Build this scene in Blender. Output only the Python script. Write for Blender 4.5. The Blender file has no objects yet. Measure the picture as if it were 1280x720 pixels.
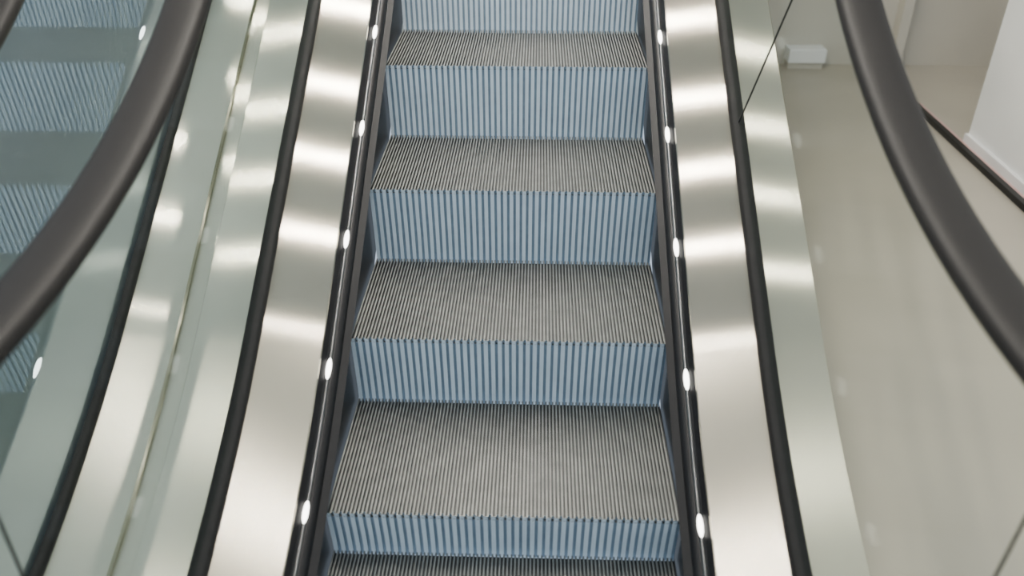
import bpy, math, numpy as np
from mathutils import Vector
R=2.985;Y1=1.680;T=math.tan(math.radians(30))
def prof(y,y1=Y1,R=R,dz=0.0):
    s=R*0.5;y0=y1-s
    zf=R*(1-math.cos(math.radians(30)))
    if y>y1: return zf+(y-y1)*T+dz
    if y>y0: return R-math.sqrt(R*R-(y-y0)**2)+dz
    return dz
ZB=2.985*(1-math.cos(math.radians(30)))   # height of the start of the straight incline
def railz(y):
    Rr=1.842;y1=1.70
    zf=Rr*(1-math.cos(math.radians(30)))
    return prof(y,y1,Rr)-zf+ZB+(y1-Y1)*T+0.944

# ---------------- materials
def newmat(n):
    m=bpy.data.materials.new(n);m.use_nodes=True
    nt=m.node_tree;b=nt.nodes['Principled BSDF'];return m,nt,b
def simple(n,c,r=.5,met=0,bump=0,scale=40,var=.06,spec=.5):
    m,nt,b=newmat(n)
    b.inputs['Roughness'].default_value=r;b.inputs['Metallic'].default_value=met
    b.inputs['Specular IOR Level'].default_value=spec
    tc=nt.nodes.new('ShaderNodeTexCoord');ns=nt.nodes.new('ShaderNodeTexNoise');ns.inputs['Scale'].default_value=scale
    nt.links.new(tc.outputs['Object'],ns.inputs['Vector'])
    cr=nt.nodes.new('ShaderNodeValToRGB')
    cr.color_ramp.elements[0].color=(*[v*(1-var) for v in c],1);cr.color_ramp.elements[1].color=(*[min(1,v*(1+var)) for v in c],1)
    cr.color_ramp.elements[0].position=.35;cr.color_ramp.elements[1].position=.65
    nt.links.new(ns.outputs['Fac'],cr.inputs['Fac']);nt.links.new(cr.outputs['Color'],b.inputs['Base Color'])
    if bump:
        bp=nt.nodes.new('ShaderNodeBump');bp.inputs['Strength'].default_value=bump;bp.inputs['Distance'].default_value=.002
        nt.links.new(ns.outputs['Fac'],bp.inputs['Height']);nt.links.new(bp.outputs['Normal'],b.inputs['Normal'])
    return m
def brushed(n,c,r=.225,an=.865):
    m=bpy.data.materials.new(n);m.use_nodes=True;nt=m.node_tree;nt.nodes.clear()
    o=nt.nodes.new('ShaderNodeOutputMaterial');b=nt.nodes.new('ShaderNodeBsdfAnisotropic');b.distribution='GGX'
    b.inputs['Anisotropy'].default_value=-an
    tc=nt.nodes.new('ShaderNodeTexCoord');mp=nt.nodes.new('ShaderNodeMapping');mp.inputs['Scale'].default_value=(900,4,4)
    ns=nt.nodes.new('ShaderNodeTexNoise');ns.inputs['Scale'].default_value=1;ns.inputs['Detail'].default_value=3
    nt.links.new(tc.outputs['Object'],mp.inputs['Vector']);nt.links.new(mp.outputs['Vector'],ns.inputs['Vector'])
    mr=nt.nodes.new('ShaderNodeMapRange');mr.inputs['To Min'].default_value=r*.9;mr.inputs['To Max'].default_value=r*1.1
    nt.links.new(ns.outputs['Fac'],mr.inputs['Value']);nt.links.new(mr.outputs['Result'],b.inputs['Roughness'])
    mx=nt.nodes.new('ShaderNodeMix');mx.data_type='RGBA'
    mx.inputs[6].default_value=(*[v*.94 for v in c],1);mx.inputs[7].default_value=(*[min(1,v*1.06) for v in c],1)
    nt.links.new(ns.outputs['Fac'],mx.inputs[0]);nt.links.new(mx.outputs[2],b.inputs['Color'])
    tg=nt.nodes.new('ShaderNodeTangent');tg.direction_type='UV_MAP';tg.uv_map='UVMap'
    nt.links.new(tg.outputs['Tangent'],b.inputs['Tangent'])
    nt.links.new(b.outputs[0],o.inputs[0])
    return m
def emis(n,c,s):
    m,nt,b=newmat(n);b.inputs['Base Color'].default_value=(*c,1)
    b.inputs['Emission Color'].default_value=(*c,1);b.inputs['Emission Strength'].default_value=s;return m
def glassmat(name,tint,base,graz,rough,gc):
    m=bpy.data.materials.new(name);m.use_nodes=True;nt=m.node_tree;nt.nodes.clear()
    o=nt.nodes.new('ShaderNodeOutputMaterial');t=nt.nodes.new('ShaderNodeBsdfTransparent');g=nt.nodes.new('ShaderNodeBsdfGlossy')
    t.inputs['Color'].default_value=(*tint,1);g.inputs['Roughness'].default_value=rough;g.inputs['Color'].default_value=(*gc,1)
    lw=nt.nodes.new('ShaderNodeLayerWeight');lw.inputs['Blend'].default_value=.5
    pw=nt.nodes.new('ShaderNodeMath');pw.operation='POWER';pw.inputs[1].default_value=5
    ma=nt.nodes.new('ShaderNodeMath');ma.operation='MULTIPLY_ADD';ma.inputs[1].default_value=graz;ma.inputs[2].default_value=base
    mx=nt.nodes.new('ShaderNodeMixShader')
    nt.links.new(lw.outputs['Facing'],pw.inputs[0]);nt.links.new(pw.outputs[0],ma.inputs[0])
    nt.links.new(ma.outputs[0],mx.inputs[0]);nt.links.new(t.outputs[0],mx.inputs[1]);nt.links.new(g.outputs[0],mx.inputs[2]);nt.links.new(mx.outputs[0],o.inputs[0])
    return m
M_deck=brushed('brushed_steel',(.56,.525,.435))
M_deckout=brushed('brushed_steel_outer',(.57,.56,.465))
M_black=simple('black_trim',(.010,.010,.011),.4,spec=.3)
M_rubber=simple('handrail_rubber',(.0135,.012,.011),.6,bump=.1,scale=300,spec=.3)
M_gasket=simple('gasket_rubber',(.011,.011,.011),.7,spec=.25)
M_chrome=simple('trim_aluminium',(.20,.20,.20),.3,1)
M_plate=simple('comb_plate_metal',(.35,.35,.35),.4,1)
M_skirt=simple('skirt_panel',(.02,.02,.02),.5,spec=.3)
M_cleat=simple('tread_cleat',(.215,.22,.205),.42,.3,scale=25,var=.12)
M_groove=simple('tread_groove',(.06,.064,.064),.6,.1)
M_riser=simple('riser_ridge',(.80,.90,.96),.32,.2,scale=12,var=.04)
M_riserg=simple('riser_groove',(.27,.36,.44),.45,.25)
M_glass=glassmat('balustrade_glass',(.89,.92,.89),.015,.12,.08,(.9,1,.95))
M_glass2=glassmat('balustrade_glass_painted_haze',(.58,.66,.70),.36,.4,.35,(.66,.79,.88))  # bluish reflection haze put into the tint and gloss colour
M_dot=emis('skirt_dot',(1,.97,.9),8)  # small glowing ovals along the skirt trim bead
M_joint=simple('joint_seal',(.012,.012,.012),.6)
col=bpy.context.scene.collection
def mkobj(name,verts,faces,mats,mi=None,parent=None,uvs=None,smooth=False):
    me=bpy.data.meshes.new(name);me.from_pydata(verts,[],faces);
    for m in mats: me.materials.append(m)
    if mi: me.polygons.foreach_set('material_index',mi)
    if uvs is not None:
        uv=me.uv_layers.new(name='UVMap')
        for l in me.loops: uv.data[l.index].uv=uvs[l.vertex_index]
    if smooth: me.polygons.foreach_set('use_smooth',[True]*len(me.polygons))
    me.update()
    o=bpy.data.objects.new(name,me);col.objects.link(o)
    if parent: o.parent=parent
    return o
YS=[-1.0,-.6,-.2,.1]+[.19+i*.03 for i in range(50)]+[1.70,1.8,2.2,2.8,3.5,4.5,5.5,6.6]
def strip(name,pts,mat,parent,zf=prof,ys=YS,smooth=False):
    V=[];F=[];U=[];n=len(pts)
    cum=[0]
    for i in range(1,n): cum.append(cum[-1]+math.dist(pts[i],pts[i-1]))
    for y in ys:
        z=zf(y)
        for k,(x,h) in enumerate(pts): V.append((x,y,z+h));U.append((cum[k],y))
    for j in range(len(ys)-1):
        for i in range(n-1):
            a=j*n+i;b=j*n+i+1
            F.append((a,b,b+n,a+n) if pts[-1][0]>pts[0][0] else (b,a,a+n,b+n))
    return mkobj(name,V,F,[mat],None,parent,U,smooth)
def box(name,x0,x1,y0,y1,z0,z1,mat,parent=None,bev=0):
    V=[(x,y,z) for x in(x0,x1) for y in(y0,y1) for z in(z0,z1)]
    F=[(0,1,3,2),(4,6,7,5),(0,4,5,1),(2,3,7,6),(0,2,6,4),(1,5,7,3)]
    o=mkobj(name,V,F,[mat],None,parent)
    if bev:
        b=o.modifiers.new('b','BEVEL');b.width=bev;b.segments=3
    return o
# ---------------- escalator
XB=.405
RUN=.4;YA=2.5607
def build_steps(parent):
    V=[];F=[];MI=[]
    def q(a,b,c,d,m):
        i=len(V);V.extend([a,b,c,d]);F.append((i,i+1,i+2,i+3));MI.append(m)
    for j in range(-8,10):
        y=YA+RUN*j
        z=prof(y);zl=prof(y-RUN);h=max(z-zl,0)
        yb=y+RUN+.012
        p=.0090;n=int(2*XB/p);p=2*XB/n;gd=.010
        x=-XB
        for i in range(n):
            xa=x+i*p;xm=xa+p*.42;xe=xa+p
            q((xa,y,z),(xm,y,z),(xm,yb,z),(xa,yb,z),0)
            q((xm,y,z-gd),(xe,y,z-gd),(xe,yb,z-gd),(xm,yb,z-gd),1)
            q((xm,y,z),(xm,y,z-gd),(xm,yb,z-gd),(xm,yb,z),1)
            q((xe,y,z-gd),(xe,y,z),(xe,yb,z),(xe,yb,z-gd),1)
        if h>.004:
            p2=p*2;n2=n//2;N=5;H=h+.02
            def ry(t): return y+.016*math.sin(t*math.pi/2)**1.2
            for i in range(n2):
                xa=x+i*p2;xm=xa+p2*.58;xe=xa+p2
                for k in range(N):
                    t0=k/N;t1=(k+1)/N;za=z-H*t0;zb=z-H*t1;ya=ry(t0);yc=ry(t1);g=.006
                    q((xa,yc,zb),(xm,yc,zb),(xm,ya,za),(xa,ya,za),2)
                    q((xm,yc+g,zb),(xe,yc+g,zb),(xe,ya+g,za),(xm,ya+g,za),3)
                    q((xm,yc,zb),(xm,yc+g,zb),(xm,ya+g,za),(xm,ya,za),3)
                    q((xe,yc+g,zb),(xe,yc,zb),(xe,ya,za),(xe,ya+g,za),3)
    return mkobj('steps',V,F,[M_cleat,M_groove,M_riser,M_riserg],MI,parent)
def rail_path(xc):
    pts=[(xc,y,railz(y)) for y in [6.6,5,4,3,2.4,2.0,1.8]+[1.7-i*.06 for i in range(17)]+[.5,.2,-.2,-.6]]
    r=.36;zc=railz(-.6)-r
    for i in range(1,13):
        a=math.pi*i/12
        pts.append((xc,-.6-r*math.sin(a),zc+r*math.cos(a)))
    pts.append((xc,-.4,zc-r))
    return pts
def sweep_rail(name,xc,parent):
    pts=rail_path(xc)
    w=.041;hh=.019
    prof2=[]
    for i in range(20):
        a=2*math.pi*i/20
        ca,sa=math.cos(a),math.sin(a)
        prof2.append((w*math.copysign(abs(ca)**.7,ca),hh*math.copysign(abs(sa)**.7,sa)))
    V=[];F=[];n=20
    for j,p in enumerate(pts):
        a=Vector(pts[max(j-1,0)]);b=Vector(pts[min(j+1,len(pts)-1)]);t=(b-a).normalized()
        up=Vector((1,0,0)).cross(t).normalized()
        for (u,v) in prof2:
            V.append(tuple(Vector(p)+Vector((1,0,0))*u-up*v))
    for j in range(len(pts)-1):
        for i in range(n):
            F.append((j*n+i,j*n+(i+1)%n,(j+1)*n+(i+1)%n,(j+1)*n+i))
    F.append(tuple(range(n)));F.append(tuple((len(pts)-1)*n+i for i in range(n)))
    return mkobj(name,V,F,[M_rubber],None,parent,None,True)
def build_escalator(name,ox,rl,rr,glass):
    e=bpy.data.objects.new(name,None);col.objects.link(e)
    build_steps(e)
    for s,sn,rx in((-1,'left',rl),(1,'right',rr)):
        strip('skirt_'+sn,[(s*.412,-.25),(s*.412,.03),(s*.4121,.055)],M_skirt,e)
        strip('skirt_brush_'+sn,[(s*.412,.028),(s*.394,.037),(s*.4121,.045)],M_black,e)
        strip('skirt_trim_'+sn,[(s*.411,.05),(s*.414,.062),(s*.421,.068),(s*.428,.070)],M_black,e,smooth=True)
        strip('trim_bead_'+sn,[(s*.428,.070),(s*.430,.075),(s*.433,.077),(s*.436,.075)],M_chrome,e,smooth=True)
        strip('trim_channel_'+sn,[(s*.436,.075),(s*.440,.078),(s*.450,.094)],M_black,e)
        strip('deck_edge_'+sn,[(s*.450,.094),(s*.452,.100)],M_deck,e,smooth=True)
        strip('inner_deck_'+sn,[(s*.452,.100),(s*.60,.118)],M_deck,e,smooth=True)
        gx=.62
        strip('gasket_'+sn,[(s*(gx-.021),.10),(s*(gx-.019),.13),(s*(gx-.012),.138),(s*(gx+.012),.138),(s*(gx+.019),.13),(s*(gx+.021),.10)],M_gasket,e,smooth=True)
        strip('outer_deck_'+sn,[(s*.640,.118),(s*.764,.106)],M_deckout,e,smooth=True)
        strip('outer_deck_edge_'+sn,[(s*.764,.106),(s*.768,.098)],M_deckout,e,smooth=True)
        V=[];F=[];U=[]
        for y in YS: V+= [(s*.768,y,prof(y)+.098),(s*.768,y,0.0)];U+=[(0,y),(1,y)]
        for i in range(len(YS)-1): F.append((2*i,2*i+1,2*i+3,2*i+2))
        mkobj('outer_cladding_'+sn,V,F,[M_deckout],None,e,U)
        sweep_rail('handrail_'+sn,rx,e)
        V=[];F=[]
        ys=[-.6]+[y for y in YS if y>-.6]
        for y in ys: V+=[(s*gx,y,prof(y)+.12),(rx,y,railz(y)-.01)]
        for i in range(len(ys)-1): F.append((2*i,2*i+1,2*i+3,2*i+2))
        c=len(V);r=.355;zc=railz(-.6)-.36
        V.append((s*gx,-.6,.12))
        for i in range(13):
            a=math.pi*i/12;V.append((rx+(s*gx-rx)*i/12,-.6-r*math.sin(a),zc+r*math.cos(a)))
        for i in range(12): F.append((c,c+1+i,c+2+i))
        mkobj('glass_panel_'+sn,V,F,[glass],None,e)
        # silicone joints between the glass panels, square to the travel line
        for n_,yb_ in enumerate((.73,2.24,3.74,5.24) if s>0 and ox==0 else (.73,4.0,5.5)):
            sl=(prof(yb_+.01)-prof(yb_-.01))/.02
            if yb_<1: sl=0
            d=Vector((0,-sl,1)).normalized()
            p0=Vector((s*gx,yb_,prof(yb_)+.13))
            L=.3
            for _ in range(200):
                if p0.z+d.z*L>railz(p0.y+d.y*L)-.015: break
                L+=.005
            p1=p0+d*L;p1.x=rx
            tv=Vector((0,d.z,-d.y))*.0013
            ex=Vector((.002,0,0))
            vv=[p0-tv-ex,p0+tv-ex,p0+tv+ex,p0-tv+ex,p1-tv-ex,p1+tv-ex,p1+tv+ex,p1-tv+ex]
            mkobj('glass_joint_%s_%d'%(sn,n_),[tuple(v) for v in vv],[(0,1,5,4),(1,2,6,5),(2,3,7,6),(3,0,4,7),(0,3,2,1),(4,5,6,7)],[M_joint],None,e)
        V=[];F=[]
        for k in range(-6,12):
            y=2.27+.32*k+(0 if s<0 else -.01)
            yy=y;z=prof(yy)+.077
            sl=(prof(yy+.01)-prof(yy-.01))/.02
            base=len(V);n=12
            for lvl,(sc,hh) in enumerate(((1,0),(.8,.004))):
                for i in range(n):
                    a=2*math.pi*i/n
                    dy=.025*math.sin(a)*sc
                    V.append((s*.4325+.0070*math.cos(a)*sc,yy+dy,z+sl*dy+hh))
            for i in range(n): F.append((base+i,base+(i+1)%n,base+n+(i+1)%n,base+n+i))
            F.append(tuple(base+n+i for i in range(n)))
        mkobj('skirt_dots_'+sn,V,F,[M_dot],None,e)
    box('comb_plate',-.76,.76,-1.0,-.62,-.03,.012,M_plate,e)
    e.location.x=ox
    return e
E=build_escalator('escalator',0,-.601,.660,M_glass)
E2=build_escalator('escalator',-1.58,-.62,.62,M_glass2)
strip('trim_1',[(-.812,.09),(-.768,.09)],M_deckout,None)

# ---------------- room
M_floor=simple('floor_tile',(.46,.42,.345),.35,scale=2.5,var=.04)
M_wall=simple('wall_paint',(.60,.565,.49),.6,scale=3,var=.02)
M_white=simple('white_paint',(.94,.94,.93),.5,scale=3,var=.02)
M_ceil=simple('ceiling_paint',(.8,.8,.78),.8,scale=3,var=.02)
M_pink=simple('track_edge',(.65,.42,.40),.4,scale=3,var=.02)
fl=[(.768,6,-4,9),(-8,-2.348,-4,9),(-2.348,.768,-4,-1.0),(-.812,-.768,-1,9)]
V=[];F=[]
for a,b,c,d in fl:
    i=len(V);V+=[(a,c,0),(b,c,0),(b,d,0),(a,d,0)];F.append((i,i+1,i+2,i+3))
mkobj('floor',V,F,[M_floor])
box('wall_back',.9,6,5.6,5.75,0,6.5,M_wall)
box('wall_right',2.33,6,1.2,4.26,0,6.5,M_white)
box('baseboard_right',2.31,2.33,1.2,4.26,0,.05,M_white)
tr=bpy.data.objects.new('partition_track',None);col.objects.link(tr)
box('track_channel',2.235,2.27,-1,4.78,0,.03,M_black,tr,.004)
box('track_edge',2.27,2.29,-1,4.79,0,.025,M_pink,tr,.003)
ld=bpy.data.objects.new('wall_ledge_box',None);col.objects.link(ld)
box('ledge_body',1.69,1.93,5.48,5.6,.04,.13,M_white,ld,.008)
box('ledge_foot',1.70,1.92,5.5,5.6,0,.04,M_wall,ld)
box('trim_2',2.36,2.42,5.5,5.6,0,6.5,M_wall)
mkobj('ceiling',[(-8,-6,6.5),(8,-6,6.5),(8,10,6.5),(-8,10,6.5)],[(0,3,2,1)],[M_ceil])
# suspended lighting track above the escalator
M_spot=emis('track_spot_emitter',(1,.94,.84),2400)
def track(x):
    t=bpy.data.objects.new('ceiling_light_track',None);col.objects.link(t)
    box('track_bar',x-.03,x+.03,.4,4.8,3.42,3.48,M_white,t)
    for yy in(.6,2.6,4.6): box('hanger',x-.006,x+.006,yy-.006,yy+.006,3.48,6.5,M_plate,t)
    for r,ys in((.034,[1.93,2.38,2.80,3.26,3.85,4.5]),(.020,[1.19,1.385])):
        V=[];F=[]
        for y in ys:
            b=len(V);n=16
            for i in range(n):
                a=2*math.pi*i/n;V.append((x+r*math.cos(a),y+r*math.sin(a),3.41))
            F.append(tuple(b+i for i in range(n))[::-1])
        mkobj('spot_lens',V,F,[M_spot],None,t)
track(-.1)
def area(n,loc,sx,sy,e,c,rot=(0,0,0)):
    l=bpy.data.lights.new(n,'AREA');l.shape='RECTANGLE';l.size=sx;l.size_y=sy;l.energy=e;l.color=c
    o=bpy.data.objects.new(n,l);o.location=loc;o.rotation_euler=rot;col.objects.link(o);return o
area('ambient_fill',(5.6,2,6.3),2,8,130,(1,.96,.9),(0,math.radians(35),0))  # unseen fill lamp added on the right for ambient light
area('ambient_fill',(-6,2,6.3),2,8,170,(1,.97,.92),(0,math.radians(-35),0))  # unseen fill lamp added on the left, also brightens the white wall
area('riser_fill',(0,-3.6,2.2),3,1.6,70,(.75,.88,1),(math.radians(78),0,0))  # cool fill added behind the camera to brighten the risers
w=bpy.data.worlds.new('w');bpy.context.scene.world=w;w.use_nodes=True
w.node_tree.nodes['Background'].inputs[0].default_value=(.70,.83,1,1);w.node_tree.nodes['Background'].inputs[1].default_value=1.0
cd=bpy.data.cameras.new('camera');co=bpy.data.objects.new('camera',cd);col.objects.link(co)
co.location=(.0613,0,1.3023+ZB);co.rotation_euler=(math.pi/2-.5565,0,.0293);cd.sensor_width=36;cd.lens=1057.8/1280*36;cd.clip_start=.05
cd.dof.use_dof=True;cd.dof.focus_distance=2.6;cd.dof.aperture_fstop=2.0
bpy.context.scene.camera=co
